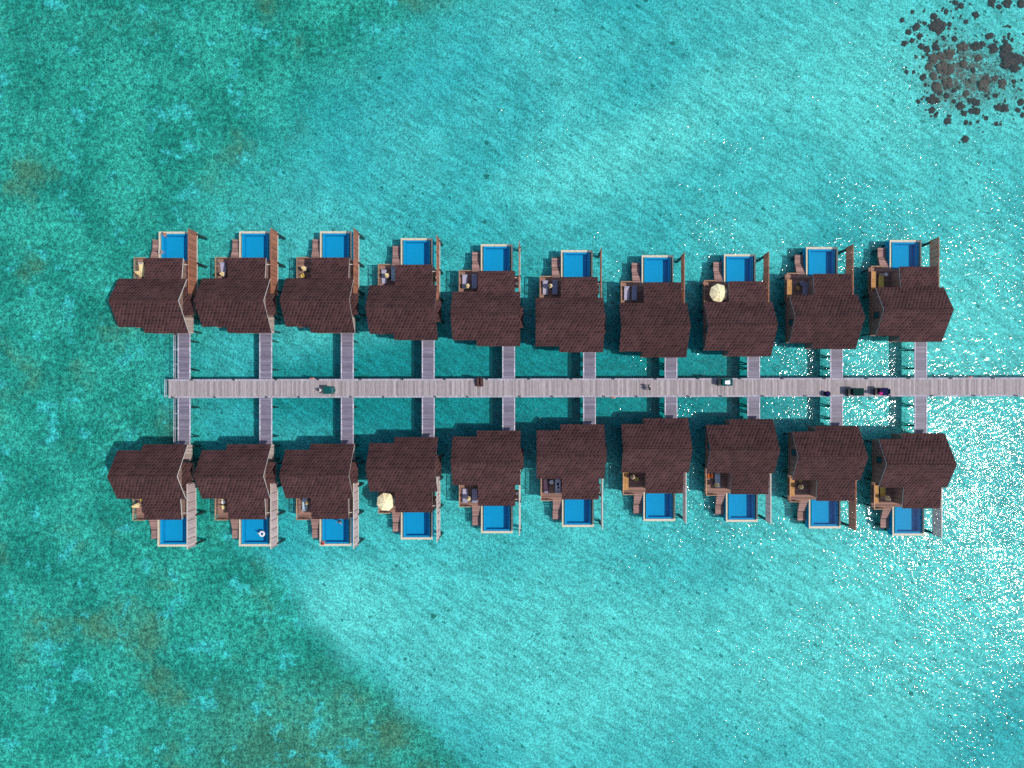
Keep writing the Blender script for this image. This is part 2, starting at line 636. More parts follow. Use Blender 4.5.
# ------------------------------------------------------------------ setting
def sheet(name, z, mat):
    L = 2500.0
    o = MB().poly([(-L, -L, z), (L, -L, z), (L, L, z), (-L, L, z)], [(0, 1, 2, 3)]).build(name, mat)
    o['kind'] = 'structure'
    return o


sheet('seabed', BED, M['bed'])['label'] = 'pale sand and green seagrass bed of the lagoon'
sheet('water', 0.0, M['water'])['label'] = 'clear turquoise lagoon water with sun glitter'

# ------------------------------------------------------------------ villas
UP = [(158.6, 231.6), (239.1, 231.3), (319.9, 231.2), (400.7, 238.1), (480.8, 244.2), (561.0, 250.1),
      (641.7, 255.2), (724.0, 254.2), (806.1, 247.0), (889.7, 240.0)]
LOW = [(157.4, 546.6), (238.9, 546.3), (319.5, 546.0), (400.8, 539.5), (481.0, 533.2), (562.0, 527.0),
       (643.4, 521.1), (726.0, 521.9), (808.9, 528.4), (892.5, 535.6)]
POOLTOP = 12.43
ORD = ['first', 'second', 'third', 'fourth', 'fifth', 'sixth', 'seventh', 'eighth', 'ninth', 'tenth']

ZE, ZR = 3.85, 6.42
YS, YN, XL, XR = -3.9, 3.9, -5.65, 5.25
SL = (ZR - ZE) / 3.9


def zroof(y):
    if y <= YN:
        return ZR - SL * abs(y)
    return ZR - SL * YN - 0.13 * (y - YN)


def build_villa(sy):
    B = lambda: MB(sy, D)
    root = link('overwater_villa', None)
    # --- roof sheet
    xs = [XL, -1.8, -1.6, 4.4, XR]
    ys = [-4.82, YS, 0.0, YN, 7.33]
    rb = B()
    cells = set()
    for i in range(4):
        for j in range(4):
            if j == 0 and i == 0:
                continue
            if j == 3 and i in (0, 1, 3):
                continue
            cells.add((i, j))
    T = 0.13

    def quad(i, j):
        x0, x1, a, b = xs[i], xs[i + 1], ys[j], ys[j + 1]
        return [(x0, a, zroof(a)), (x1, a, zroof(a)), (x1, b, zroof(b)), (x0, b, zroof(b))]
    boards = []
    for (i, j) in sorted(cells):
        q = quad(i, j)
        rb.poly(q, [(0, 1, 2, 3)])
        rb.poly([(x, y, z - T) for x, y, z in q], [(3, 2, 1, 0)])
        for (di, dj), (a, b) in {(0, -1): (0, 1), (1, 0): (1, 2), (0, 1): (2, 3), (-1, 0): (3, 0)}.items():
            if (i + di, j + dj) in cells:
                continue
            p, r = Vector(q[a]), Vector(q[b])
            rb.poly([tuple(p), tuple(r), (r.x, r.y, r.z - T), (p.x, p.y, p.z - T)], [(0, 1, 2, 3)])
            o = Vector((di, dj, 0)) * -0.075
            w = Vector((di, dj, 0)) * -0.03
            up, dn = Vector((0, 0, -T - .004)), Vector((0, 0, -.36))
            v = [p + o + dn, r + o + dn, r + w + dn, p + w + dn, p + o + up, r + o + up, r + w + up, p + w + up]
            boards.append((dj, [tuple(k) for k in v]))
    roof = rb.build('roof', M['roof'], root)
    for dj, v in boards:
        B().poly(v, [(0, 3, 2, 1), (4, 5, 6, 7), (0, 1, 5, 4), (1, 2, 6, 5), (2, 3, 7, 6), (3, 0, 4, 7)]).build(
            'fascia_board' if dj else 'bargeboard', M['warmfascia' if dj else 'white'], roof)
    B().prism_x(XL + .05, XR - .05, [(-.16, ZR - .085), (0, ZR + .035), (.16, ZR - .085), (.16, ZR - .05), (0, ZR + .07), (-.16, ZR - .05)]
                ).build('ridge_cap', M['roof'], roof)
    # --- low roof over the side room
    B().poly([(4.32, -1.85, 3.15), (5.7, -1.85, 2.78), (5.7, 1.5, 2.78), (4.32, 1.5, 3.15),
              (4.32, -1.85, 3.01), (5.7, -1.85, 2.64), (5.7, 1.5, 2.64), (4.32, 1.5, 3.01)],
             [(0, 1, 2, 3), (7, 6, 5, 4), (0, 4, 5, 1), (1, 5, 6, 2), (2, 6, 7, 3), (3, 7, 4, 0)]).prism_y(
        1.503, 2.7, [(4.32, 3.01), (4.93, 2.85), (4.93, 2.985), (4.32, 3.145)]).build('side_roof', M['roof'], root)
    # --- walls
    w = B()
    w.prism_x(-4.85, 1.70, [(-3.5, .5), (3.5, .5), (3.5, 3.92), (0, 6.2), (-3.5, 3.92)])
    w.prism_x(1.702, 4.3, [(-1.8, .5), (3.49, .5), (3.49, 3.92), (0, 6.19), (-1.8, 5.02)])
    w.box(4.302, 5.0, -1.6, 1.3, .4, 2.8)
    w.box(-1.7, 1.83, -4.55, -3.503, .5, 3.02)
    w.box(-1.3, 4.1, 3.502, 6.88, .02, 3.26)
    w.build('wall', M['wall'], root)
    g = B().box(-4.875, -4.853, -.85, .05, 1.6, 3.1).build('window', M['glass'], root)
    f = B()
    for a, b, c, d in ((-.93, .13, 1.52, 1.597), (-.93, .13, 3.103, 3.18), (-.93, -.853, 1.6, 3.1), (.053, .13, 1.6, 3.1)):
        f.box(-4.91, -4.852, a, b, c, d)
    f.build('window_frame', M['batten'], g)
    B().box(-.9, 3.6, 6.883, 6.92, .1, 2.5).build('sliding_door', M['glass'], root)
    # --- floors
    B().box(-4.95, 1.845, -3.62, 3.5, .18, .498).box(-1.75, 1.845, -4.6, -3.625, .18, .496).box(1.9, 4.32, -1.9, 3.5, .18, .498).build('deck', M['deck'], root)
    B().box(1.85, 4.5, -4.6, -1.92, .2, .5).build('porch_floor', M['porch'], root)
    B().box(-4.95, -1.47, 3.53, 7.9, -.28, 0).box(-1.465, 4.2, 3.53, 7.62, -.28, -.003).build('terrace_floor', M['deck'], root)
    # --- terrace railing
    r = B()
    for y in (3.75, 5.1, 6.5, 7.86):
        r.box(-4.97, -4.89, y - .04, y + .04, -.2, .88)
    for x in (-4.0, -3.05):
        r.box(x - .04, x + .04, 7.82, 7.9, -.2, .88)
    for z in (.2, .42, .64):
        r.box(-4.945, -4.915, 3.6, 7.84, z, z + .06)
        r.box(-4.9, -3.0, 7.845, 7.875, z, z + .06)
    r.build('railing', M['deck'], root)
    B().box(-5.0, -4.86, 3.6, 7.93, .88, .95).box(-4.858, -3.0, 7.79, 7.93, .88, .948).build('handrail', M['rail'], root)
    # --- stair to the water
    s = B()
    for k in range(5):
        y = 7.93 + k * .36
        s.box(-2.95, -1.6, y, y + .32, -.24 - k * .14, -.18 - k * .14)
    s.box(-2.95, -2.88, 7.92, 9.75, -1.05, -.98).box(-1.67, -1.6, 7.92, 9.75, -1.05, -.98)
    s.build('stair', M['stair'], root)
    lb = B().box(-2.98, -1.58, 9.77, 11.3, -1.0, -.9)
    for x in (-2.85, -1.75):
        lb.tube((x, 11.36, -2.9), (x, 11.36, .0 - .35), .035)
    for k in range(5):
        lb.tube((-2.85, 11.36, -1.3 - k * .3), (-1.75, 11.36, -1.3 - k * .3), .025)
    lb.build('landing', M['stair'], root)
    # --- pool
    x0, x1, y0, y1 = -1.45, 3.85, 7.63, POOLTOP
    i0, i1, j0, j1 = x0 + .55, x1 - .55, y0 + .15, y1 - .36
    pb = B()

    def ring(bx, zb, ax, za, mb=pb):
        a0, a1, b0, b1 = ax
        c0, c1, d0, d1 = bx
        va = [(a0, b0, za), (a1, b0, za), (a1, b1, za), (a0, b1, za)]
        vb = [(c0, d0, zb), (c1, d0, zb), (c1, d1, zb), (c0, d1, zb)]
        mb.poly(va + vb, [(k, (k + 1) % 4, 4 + (k + 1) % 4, 4 + k) for k in range(4)])
    outer = (x0 + .012, x1 - .012, y0, y1 - .012)
    inner = (i0, i1, j0, j1)
    led = (i0 + .28, i1 - .28, j0 + .1, j1 - .28)
    gut = (i0 - .10, i1 + .10, j0 - .1, j1 + .012)
    # inner shell and its thin blue lip
    ring(inner, -.04, gut, -.04)
    ring(inner, -.16, inner, -.04)
    ring(led, -.16, inner, -.16)
    ring(led, -.95, led, -.16)
    pb.poly([(led[0], led[2], -.95), (led[1], led[2], -.95), (led[1], led[3], -.95), (led[0], led[3], -.95)], [(0, 1, 2, 3)])
    # lip outer faces down to the gutter, then outer shell
    ring(gut, -.6, gut, -.04)
    ring(outer, -1.55, outer, -.07)
    pb.poly([(outer[0], outer[2], -1.55), (outer[1], outer[2], -1.55), (outer[1], outer[3], -1.55), (outer[0], outer[3], -1.55)], [(3, 2, 1, 0)])
    pool = pb.build('pool', M['tile'], root)
    c = B()
    c.box(x0, x0 + .24, y0, y1 - .362, -.07, 0).box(x1 - .24, x1, y0, y1 - .362, -.07, 0)
    c.box(x0, x1, y1 - .36, y1, -.07, 0)
    # inner face of the rim, the channel between rim and water
    c.box(x0 + .18, x0 + .24, y0, y1 - .362, -.5, -.072).box(x1 - .24, x1 - .18, y0, y1 - .362, -.5, -.072)
    c.build('coping', M['coping'], pool)
    B().box(x0 + .243, gut[0] - .003, y0, y1 - .363, -.56, -.34).build('gutter', M['gutter'], pool)
    B().box(gut[1] + .003, x1 - .243, y0, y1 - .363, -.56, -.34).build('gutter', M['gutter'], pool)
    B().poly([(i0 + .001, j0 + .001, -.07), (i1 - .001, j0 + .001, -.07), (i1 - .001, j1 - .001, -.07), (i0 + .001, j1 - .001, -.07)],
             [(0, 1, 2, 3)]).build('pool_water', M['poolwater'], pool)
    # --- privacy fence with battens
    fx = 5.03
    fbm = B()
    for k in range(11):
        fbm.box(fx - .011, fx + .011, 1.6, 12.25, .32 + k * .232, .32 + k * .232 + .178)
    fence = fbm.build('privacy_fence', M['fence'], root)
    for k in range(8):
        y = 1.75 + k * 1.48
        B().box(fx + .013, fx + .055, y - .035, y + .035, .32, 2.82).build('batten', M['batten'], fence)
    B().box(fx - .07, fx + .07, 1.6, 12.27, 2.823, 2.88).build('fence_cap', M['fence'], fence)
    B().box(fx + .035, fx + .13, 1.6, 12.25, .2, .29).build('bottom_rail', M['pale'], fence)
    # --- outdoor shower corner between wing and fence
    B().box(4.205, 4.96, 5.2, 7.2, -.2, -.01).build('shower_floor', M['deck'], root)
    B().box(4.12, 4.99, 6.35, 6.47, 2.35, 2.47).build('cross_beam', M['pale'], root)
    bs = B().lathe([(0.02, .42), (.15, .42), (.24, .5), (.28, .62), (.26, .62), (.2, .52), (.02, .5)], (4.62, 5.75, 0), 14)
    bs.tube((4.62, 5.75, 0), (4.62, 5.75, .43), .06)
    bs.build('wash_basin', M['white'], root, smooth=True)
    # --- piles
    zb = BED - D - .1
    spots = [(-4.6, -3.2, .15), (-4.6, 3.2, .15), (-1.0, -3.3, .15), (4.2, -4.2, .15), (4.2, -2.0, .15), (-4.7, 7.6, -.3), (-1.6, 7.6, -.3),
             (-1.2, 12.0, -1.6), (3.5, 12.0, -1.6), (3.5, 7.6, -1.6), (5.03, 11.9, .31), (5.03, 7.1, .31), (5.03, 2.4, .31),
             (5.3, -1.4, .35), (-2.8, 11.0, -1.02), (-2.0, 11.0, -1.02)]
    for (x, y, zt) in spots:
        B().tube((x, y, zb), (x, y, zt), .25 if zt == .31 else .17, .20 if zt == .31 else .15, 10).build('pile', M['pile'], root, smooth=False)
    B().box(3.9, 5.0, 11.85, 11.95, -.5, -.38).build('bracket', M['pile'], root)
    tag(root, 'villa', 'villa', 'brown shingled overwater villas')
    return root


def variant(data, mat):
    d = data.copy()
    d.materials.clear()
    d.materials.append(mat)
    return d


FEAT_U = ['with two bathers at its pool', 'with the slate lounger and orange parasol', 'with an orange-red chair',
          'with a pale cyan lounger', 'with lilac and shade-tinted loungers', 'with a folded parasol between two loungers',
          'with two loungers and no parasol', 'with a big open cream parasol', 'with a golden bench and grey table set',
          'with a golden bench and yellow daybed']
FEAT_L = ['with only a folded parasol on its terrace', 'with a white float in its pool', 'with a bather in red at its pool',
          'with a big open cream parasol', 'with two lilac loungers', 'with a white lounger under dark clothes',
          'with a golden bench and lone folded parasol', 'with a pale blue lounger and orange chair', 'with a red-brown board fence',
          'with sparkling pool at the glitter']
villas = {}
for row, pts, sy, feats in (('upper', UP, 1, FEAT_U), ('lower', LOW, -1, FEAT_L)):
    proto = build_villa(sy)
    pale = dark = None
    used = []
    for i, (px, py) in enumerate(pts):
        c = P(px, py, D)
        loc = (c.x + 1.45, c.y - POOLTOP * sy, 0)
        end = {0: ', leftmost', 9: ', rightmost'}.get(i, ', ' + ORD[i] + ' from left')
        lab = 'shingled villa ' + feats[i] + end + ' in ' + row + ' row'
        v = place(proto, used, lab, loc)
        villas[row, i] = v
for (row, i), v in villas.items():
    f = [c for c in v.children if c.name.startswith('privacy_fence')][0]
    if row == 'lower' and i != 8:
        mt = M['fencepale']
    else:
        continue
    f.data = variant(f.data, mt)
    f['label'] = 'pale grey board fence beside the pool'
    for c in f.children:
        if c.name.startswith('fence_cap'):
            c.data = variant(c.data, M['pale'])


def vpos(row, i, x, y, z=0.0):
    """a spot on the terrace of one villa, in that villa's own metres"""
    sy = 1 if row == 'upper' else -1
    l = villas[row, i].location
    return (l.x + x, l.y + sy * y, D + z)


def where(row, i):
    if i == 0:
        return 'leftmost villa of the ' + row + ' row'
    if i == 9:
        return 'rightmost villa of the ' + row + ' row'
    return ORD[i] + ' villa of the ' + row + ' row'


# ------------------------------------------------------------------ boardwalk and walkways
A, Bp = P(168.6, 388.7, WALK), P(1024, 386.9, WALK)
ang = math.atan2(Bp.y - A.y, Bp.x - A.x)
LEN = (Bp - A).length + 45
HW = 1.56
bw = thing('boardwalk', 'long straight grey plank boardwalk between the two rows of villas', 'boardwalk', (A.x, A.y, 0), ang)
PX = [(177.8, 190.4), (259.3, 272.2), (341, 353.6), (421.9, 434.6), (502.4, 515), (583.2, 595.7), (664.7, 677.3), (747.2, 760.1),
      (830, 843), (914.2, 927.2)]
cuts = []
for a, b in PX:
    xa, xb = (P(a, 388, WALK) - A).length, (P(b, 388, WALK) - A).length
    cuts.append((xa, xb))
MB().box(0, LEN, -HW + .30, HW - .30, WALK - .1, WALK).build('plank_deck', M['board'], bw)
for s in (1, -1):
    e = MB()
    prev = 0.0
    for xa, xb in cuts + [(LEN, LEN)]:
        ya, yb = sorted((s * (HW - .298), s * HW))
        e.box(prev, xa - .02, ya, yb, WALK - .1, WALK + .05)
        if xb < LEN:
            e.box(xa - .015, xb + .015, ya, yb, WALK - .1, WALK + .004)
        prev = xb + .02
    e.build('edge_board', M['edge'], bw)
bm_ = MB()
for y in (-1.2, 1.2):
    bm_.box(.1, LEN, y - .1, y + .1, WALK - .36, WALK - .104)
bm_.build('bearer', M['pile'], bw)
x = .5
while x < LEN:
    for y in (-1.3, 1.3):
        MB().tube((x, y, BED - .1), (x, y, WALK - .105), .15, .15, 8).build('pile', M['pile'], bw)
    x += 7.1

used_w = []
up_l = ORD


def make_walkway(L):
    t = link('access_walkway', None)
    w = 1.05
    MB().box(-w + .17, w - .17, 0, L, WALK - .1, WALK).build('plank_deck', M['path'], t)
    for s in (1, -1):
        a, b = sorted((s * (w - .168), s * w))
        MB().box(a, b, 0, L, WALK - .1, WALK + .045).build('kerb', M['pathedge'], t)
    b = MB()
    for xx in (-.7, .7):
        b.box(xx - .08, xx + .08, .02, L - .02, WALK - .3, WALK - .104)
    b.build('bearer', M['pile'], t)
    for yy in (1.6, L - 1.2):
        for xx in (-.75, .75):
            MB().tube((xx, yy, BED - .1), (xx, yy, WALK - .305), .12, .12, 8).build('pile', M['pile'], t)
        MB().box(-1.3, 1.3, yy - .07, yy + .07, WALK - .46, WALK - .303).build('cross_brace', M['pile'], t)
    return t


ca, sa = math.cos(ang), math.sin(ang)
for row, sy in (('upper', 1), ('lower', -1)):
    for i, (xa, xb) in enumerate(cuts):
        xm = (xa + xb) / 2
        base = Vector((A.x + ca * xm - sa * sy * HW, A.y + sa * xm + ca * sy * HW, 0))
        vy = villas[row, i].location.y - sy * 4.62
        L = abs(vy - base.y) - .02
        t = make_walkway(L)
        t.location = base + Vector((0, sy * .012, 0))
        t.rotation_euler = (0, 0, 0 if sy > 0 else math.pi)
        tag(t, 'grey plank walkway from the boardwalk to the ' + where(row, i), 'walkway', 'plank walkways to the villas')

# handrails at the left end
def handrail(name, a, b, label):
    a, b = Vector(a), Vector(b)
    n_ = max(2, int((b - a).length / 2.2) + 1)
    t = thing(name, label, 'handrail', (0, 0, 0), 0, 'pale handrails at the left end')
    t.location = a
    d = b - a
    MB().tube((0, 0, 1.0), tuple(d + Vector((0, 0, 1.0))), .06, .06, 8).build('top_rail', M['pathedge'], t)
    MB().tube((0, 0, .5), tuple(d + Vector((0, 0, .5))), .03, .03, 8).build('mid_rail', M['pathedge'], t)
    for k in range(n_):
        q = d * (k / (n_ - 1))
        MB().tube((q.x, q.y, -.3), (q.x, q.y, 1.0), .05, .05, 8).build('post', M['pathedge'], t)


wx = villas['upper', 0]
c0 = A + Vector((cuts[0][0] - .10, 0, 0))
vyu = villas['upper', 0].location.y - 4.9
vyl = villas['lower', 0].location.y + 4.9
handrail('handrail', (c0.x, A.y + HW + .1, WALK), (c0.x, vyu, WALK), 'pale handrail on the left side of the upper leftmost walkway')
handrail('handrail', (c0.x, A.y - HW - .1, WALK), (c0.x, vyl, WALK), 'pale handrail on the left side of the lower leftmost walkway')
handrail('handrail', (A.x + .0 - .06, A.y - HW + .1, WALK), (A.x - .06, A.y + HW - .1, WALK), 'short pale handrail closing the left end of the boardwalk')

# bollard lamps
bl = link('bollard_lamp', None)
tag(bl, 'bollard', 'bollard', 'dark bollards along the boardwalk')
MB().tube((0, 0, 0), (0, 0, .30), .09, .09, 12).build('post', M['metal'], bl)
MB().lathe([(.001, .46), (.12, .44), (.14, .38), (.13, .35), (.001, .35)], n=12).build('lamp_cap', M['metal'], bl)
MB().tube((0, 0, .298), (0, 0, .352), .075, .075, 12).build('lamp_lens', M['white'], bl)
ub = []
top_px = [992.5 - 42.1 * k for k in range(20)]
bot_px = [1015.5 - 42.1 * k for k in range(21)]
for s, lst, nm in ((1, top_px, 'upper'), (-1, bot_px, 'lower')):
    for px in lst:
        if px < 172:
            continue
        q = (P(px, 388, WALK) - A).length
        if any(a - .3 < q < b + .3 for a, b in cuts):
            q += 1.6
        y = s * (HW - .12)
        place(bl, ub, 'small dark bollard on the ' + nm + ' edge of the boardwalk',
              (A.x + ca * q - sa * y, A.y + sa * q + ca * y, WALK + .05), group='dark bollards on the ' + nm + ' boardwalk edge')

# lifebuoys hanging on the edge
def lifebuoy(px, s, label):
    q = (P(px, 388, WALK) - A).length
    y = s * (HW + .09)
    t = thing('lifebuoy', label, 'lifebuoy', (A.x + ca * q - sa * y, A.y + sa * q + ca * y, WALK + .12), 0, 'lifebuoys on the boardwalk edge')
    me = MB()
    n1, n2 = 24, 10
    vs, fs = [], []
    for i in range(n1):
        a = 2 * math.pi * i / n1
        for j in range(n2):
            b = 2 * math.pi * j / n2
            r = .34 + .085 * math.cos(b)
            vs.append((r * math.cos(a), .085 * math.sin(b), r * math.sin(a)))
    for i in range(n1):
        for j in range(n2):
            fs.append((i * n2 + j, ((i + 1) % n1) * n2 + j, ((i + 1) % n1) * n2 + (j + 1) % n2, i * n2 + (j + 1) % n2))
    me.poly(vs, fs).build('ring', M['lifebuoy'], t, smooth=True)
    bd = MB()
    for k in range(4):
        a = math.pi / 4 + k * math.pi / 2
        c = Vector((math.cos(a), 0, math.sin(a))) * .34
        tg = Vector((-math.sin(a), 0, math.cos(a))) * .05
        bd.tube(tuple(c - tg), tuple(c + tg), .093, .093, 10)
    bd.build('reflective_band', M['whitecloth'], t)


lifebuoy(312.6, 1, 'orange lifebuoy on the upper boardwalk edge left of the teal buggy')
lifebuoy(969, 1, 'red lifebuoy on the upper boardwalk edge near the right border')
lifebuoy(613, -1, 'orange lifebuoy on the lower boardwalk edge left of the two walkers')

# ------------------------------------------------------------------ furniture
def proto_lounger():
    t = link('sun_lounger', None)
    tag(t, 'lounger', 'sun lounger')
    f = MB()
    for x in (-.4, .4):
        f.box(x - .03, x + .03, -1.15, 1.15, .22, .28)
        for y in (-1.0, .95):
            f.box(x - .03, x + .03, y - .03, y + .03, 0, .217)
    for k in range(12):
        y = -1.1 + k * .195
        f.box(-.368, .368, y, y + .08, .235, .265)
    f.build('frame', M['metal'], t)
    MB().box(-.44, .44, -1.18, .42, .285, .385).build('seat_cushion', M['cushion'], t, bevel=.03)
    MB().poly([(-.44, .43, .285), (.44, .43, .285), (.44, 1.12, .60), (-.44, 1.12, .60),
               (-.44, .38, .375), (.44, .38, .375), (.44, 1.08, .70), (-.44, 1.08, .70)],
              [(0, 3, 2, 1), (4, 5, 6, 7), (0, 1, 5, 4), (1, 2, 6, 5), (2, 3, 7, 6), (3, 0, 4, 7)]).build('back_cushion', M['cushion'], t, bevel=.025)
    MB().poly([(-.3, .82, .585), (.3, .82, .585), (.3, 1.06, .70), (-.3, 1.06, .70),
               (-.3, .80, .66), (.3, .80, .66), (.3, 1.03, .78), (-.3, 1.03, .78)],
              [(0, 3, 2, 1), (4, 5, 6, 7), (0, 1, 5, 4), (1, 2, 6, 5), (2, 3, 7, 6), (3, 0, 4, 7)]).build('pillow', M['cushiondark'], t, bevel=.03)
    return t


LG = proto_lounger()
used_l = []
cushion_variants = {}
LG_BASE = {c.name.split('.')[0]: c.data for c in LG.children}


def lounger(row, i, x, y, mat, label, rz=0):
    o = place(LG, used_l, label, vpos(row, i, x, y), rz if row == 'upper' else math.pi + rz, 'sun loungers on the villa terraces')
    for c in o.children:
        b = c.name.split('.')[0]
        if 'cushion' in b:
            if (b, mat.name) not in cushion_variants:
                cushion_variants[b, mat.name] = variant(LG_BASE[b], mat)
            c.data = cushion_variants[b, mat.name]
    return o


def proto_closed():
    t = link('folded_parasol', None)
    tag(t, 'folded parasol', 'parasol')
    MB().tube((0, 0, .05), (0, 0, 2.62), .025, .025, 8).build('pole', M['pale'], t)
    MB().lathe([(.001, .0), (.30, .0), (.30, .06), (.06, .09), (.05, .22), (.001, .22)], n=16).build('base', M['metal'], t)
    wv = lambda k: 1.0 if k % 2 else 0.62
    MB().lathe([(.001, 2.60), (.06, 2.58), (.17, 2.2), (.27, 1.75), (.36, 1.28), (.30, 1.18), (.10, 1.22)], n=16, wave=wv).build('canopy', M['cream'], t)
    MB().tube((0, 0, 1.62), (0, 0, 1.70), .285, .27, 16).build('strap', M['pale'], t)
    return t


PC = proto_closed()
used_p = []


def closed(row, i, x, y, label, lean=(0, 0)):
    o = place(PC, used_p, label, vpos(row, i, x, y), random.random() * 3, 'folded parasols on the villa terraces')
    o.rotation_euler = (lean[0], lean[1], random.random() * 3)


def proto_open():
    t = link('open_parasol', None)
    tag(t, 'open parasol', 'parasol')
    MB().tube((0, 0, .05), (0, 0, 2.72), .03, .03, 8).build('pole', M['pale'], t)
    MB().lathe([(.001, .0), (.36, .0), (.36, .07), (.07, .1), (.05, .25), (.001, .25)], n=16).build('base', M['metal'], t)
    n_ = 8
    cv = MB()
    vs, fs = [(0, 0, 2.75)], []
    rings = [(.5, 2.64), (1.0, 2.47), (1.52, 2.22)]
    for r, z in rings:
        for k in range(2 * n_):
            a = math.pi * k / n_
            m = 1.0 if k % 2 == 0 else .925 - .03 * (r < 1)
            vs.append((r * m * math.cos(a), r * m * math.sin(a), z - (0 if k % 2 == 0 else .05 * r)))
    q = 2 * n_
    for k in range(q):
        fs.append((0, 1 + k, 1 + (k + 1) % q))
        for g in range(2):
            fs.append((1 + g * q + k, 1 + (g + 1) * q + k, 1 + (g + 1) * q + (k + 1) % q, 1 + g * q + (k + 1) % q))
    nv = len(vs)
    vs += [(x_, y_, z_ - .015) for x_, y_, z_ in vs]
    fs += [tuple(nv + k for k in reversed(f)) for f in fs]
    for k in range(q):
        a, b = 1 + 2 * q + k, 1 + 2 * q + (k + 1) % q
        fs.append((a, b, nv + b, nv + a))
    cv.poly(vs, fs).build('canopy', M['creamopen'], t)
    rb = MB()
    for k in range(n_):
        a = 2 * math.pi * k / n_
        rb.tube((0, 0, 2.66), (1.46 * math.cos(a), 1.46 * math.sin(a), 2.20), .012, .012, 6)
    rb.build('ribs', M['pale'], t)
    MB().lathe([(.001, 2.86), (.05, 2.84), (.06, 2.74), (.001, 2.74)], n=12).build('finial', M['pale'], t)
    return t


PO = proto_open()
used_o = []
place(PO, used_o, 'open cream octagonal parasol on the eighth villa terrace of the upper row', vpos('upper', 7, -3.05, 5.55), .15, 'open cream parasols')
place(PO, used_o, 'open cream octagonal parasol on the fourth villa terrace of the lower row', vpos('lower', 3, -3.35, 5.75), .3, 'open cream parasols')


def proto_sunstrip():
    t = link('sunstrip', None)  # golden seat shape added for the sunlit floor strip and part cushion
    tag(t, 'sunstrip', 'sunstrip')
    b = MB()
    for k in range(5):
        b.box(-.42 + k * .17, -.42 + k * .17 + .145, -1.5, 1.5, .40, .45)
    b.build('seat', M['orange'], t)
    b = MB()
    for k in range(3):
        b.box(-.47, -.43, -1.5, 1.5, .52 + k * .15, .64 + k * .15)
    b.build('backrest', M['orange'], t)
    for sx in (-.38, .36):
        for y in (-1.35, 1.35):
            MB().box(sx - .04, sx + .04, y - .04, y + .04, 0, .397).build('leg', M['orange'], t)
    return t


BN = proto_sunstrip()
used_b = []
for row, i, y, tail in (('upper', 8, 5.4, ''), ('upper', 9, 5.6, ''), ('lower', 6, 5.7, ''), ('lower', 8, 5.5, ''), ('lower', 9, 5.5, '')):
    place(BN, used_b, 'added golden bench along the railing on the ' + where(row, i), vpos(row, i, -4.4, y), 0, 'golden strips added for sunlit floor along terrace railings')


def proto_chair():
    t = link('armchair', None)
    tag(t, 'armchair', 'chair')
    MB().box(-.32, .32, -.3, .32, .28, .42).build('seat', M['yellow'], t, bevel=.03)
    MB().box(-.32, .32, .25, .37, .43, .85).build('backrest', M['yellow'], t, bevel=.03)
    for s in (-.36, .36):
        MB().box(s - .03, s + .03, -.3, .36, .56, .6).build('armrest', M['metal'], t)
        for y in (-.27, .33):
            MB().box(s - .025, s + .025, y - .025, y + .025, 0, .558).build('leg', M['metal'], t)
    return t


CH = proto_chair()
used_c = []
seat_var = {}
CH_BASE = {c.name.split('.')[0]: c.data for c in CH.children}


def chair(row, i, x, y, rz, mat, label):
    o = place(CH, used_c, label, vpos(row, i, x, y), rz, 'terrace armchairs')
    for c in o.children:
        b = c.name.split('.')[0]
        if b in ('seat', 'backrest'):
            if (b, mat.name) not in seat_var:
                seat_var[b, mat.name] = variant(CH_BASE[b], mat)
            c.data = seat_var[b, mat.name]


def table(row, i, x, y, mat, label, r=.38):
    t = thing('side_table', label, 'table', vpos(row, i, x, y), 0, 'round terrace tables')
    MB().lathe([(.001, .5), (r, .5), (r, .54), (.001, .54)], n=20).build('tabletop', mat, t)
    MB().tube((0, 0, .02), (0, 0, .499), .04, .04, 8).build('stem', M['metal'], t)
    MB().lathe([(.001, 0), (.22, 0), (.2, .03), (.001, .035)], n=16).build('foot', M['metal'], t)


LL, LR_ = (-4.05, 6.15), (-2.47, 6.15)
U, Lw = 'upper', 'lower'
# upper row, left to right
lounger(U, 0, -4.02, 6.05, M['cream'], 'cream lounger on the terrace of the leftmost villa of the upper row')
closed(U, 0, -3.75, 5.2, 'folded cream parasol beside the cream lounger, upper left villa')
lounger(U, 1, -3.95, 6.0, M['cushion'], 'lilac lounger on the terrace of the second villa of the upper row')
closed(U, 1, -3.6, 5.2, 'folded cream parasol on the second villa terrace of the upper row', (.1, -.1))
closed(U, 2, -3.55, 5.9, 'folded cream parasol beside the orange-red armchair, upper row')
chair(U, 2, -2.2, 5.9, 1.2, M['orangered'], 'orange-red armchair at the roof edge of the third upper villa')
chair(U, 2, -4.2, 4.9, -1.2, M['yellow'], 'golden armchair in the shaded corner of the third upper villa')
lounger(U, 3, -4.1, 5.95, M['cushion'], 'lilac lounger left of the folded parasol on the fourth upper villa')
lounger(U, 3, -2.5, 6.4, M['towel'], 'pale cyan lounger right of the folded parasol on the fourth upper villa')
closed(U, 3, -3.4, 5.9, 'folded cream parasol between lilac and pale cyan loungers')
lounger(U, 4, *LL, M['cushion'], 'lilac lounger on the railing side of the fifth upper villa')
lounger(U, 4, *LR_, M['cushiondark'], 'shade-tinted lilac lounger on the roof side of the fifth upper villa')
closed(U, 4, -3.5, 5.2, 'folded cream parasol at the feet of loungers, fifth upper villa')
lounger(U, 5, *LL, M['cushion'], 'lilac lounger on the railing side of the sixth upper villa')
lounger(U, 5, *LR_, M['cushiondark'], 'shade-tinted lilac lounger on the roof side of the sixth upper villa')
closed(U, 5, -3.25, 6.2, 'folded cream parasol midway between loungers on the sixth upper villa')
lounger(U, 6, -4.0, 6.05, M['cushion'], 'lilac lounger on the railing side of the seventh upper villa')
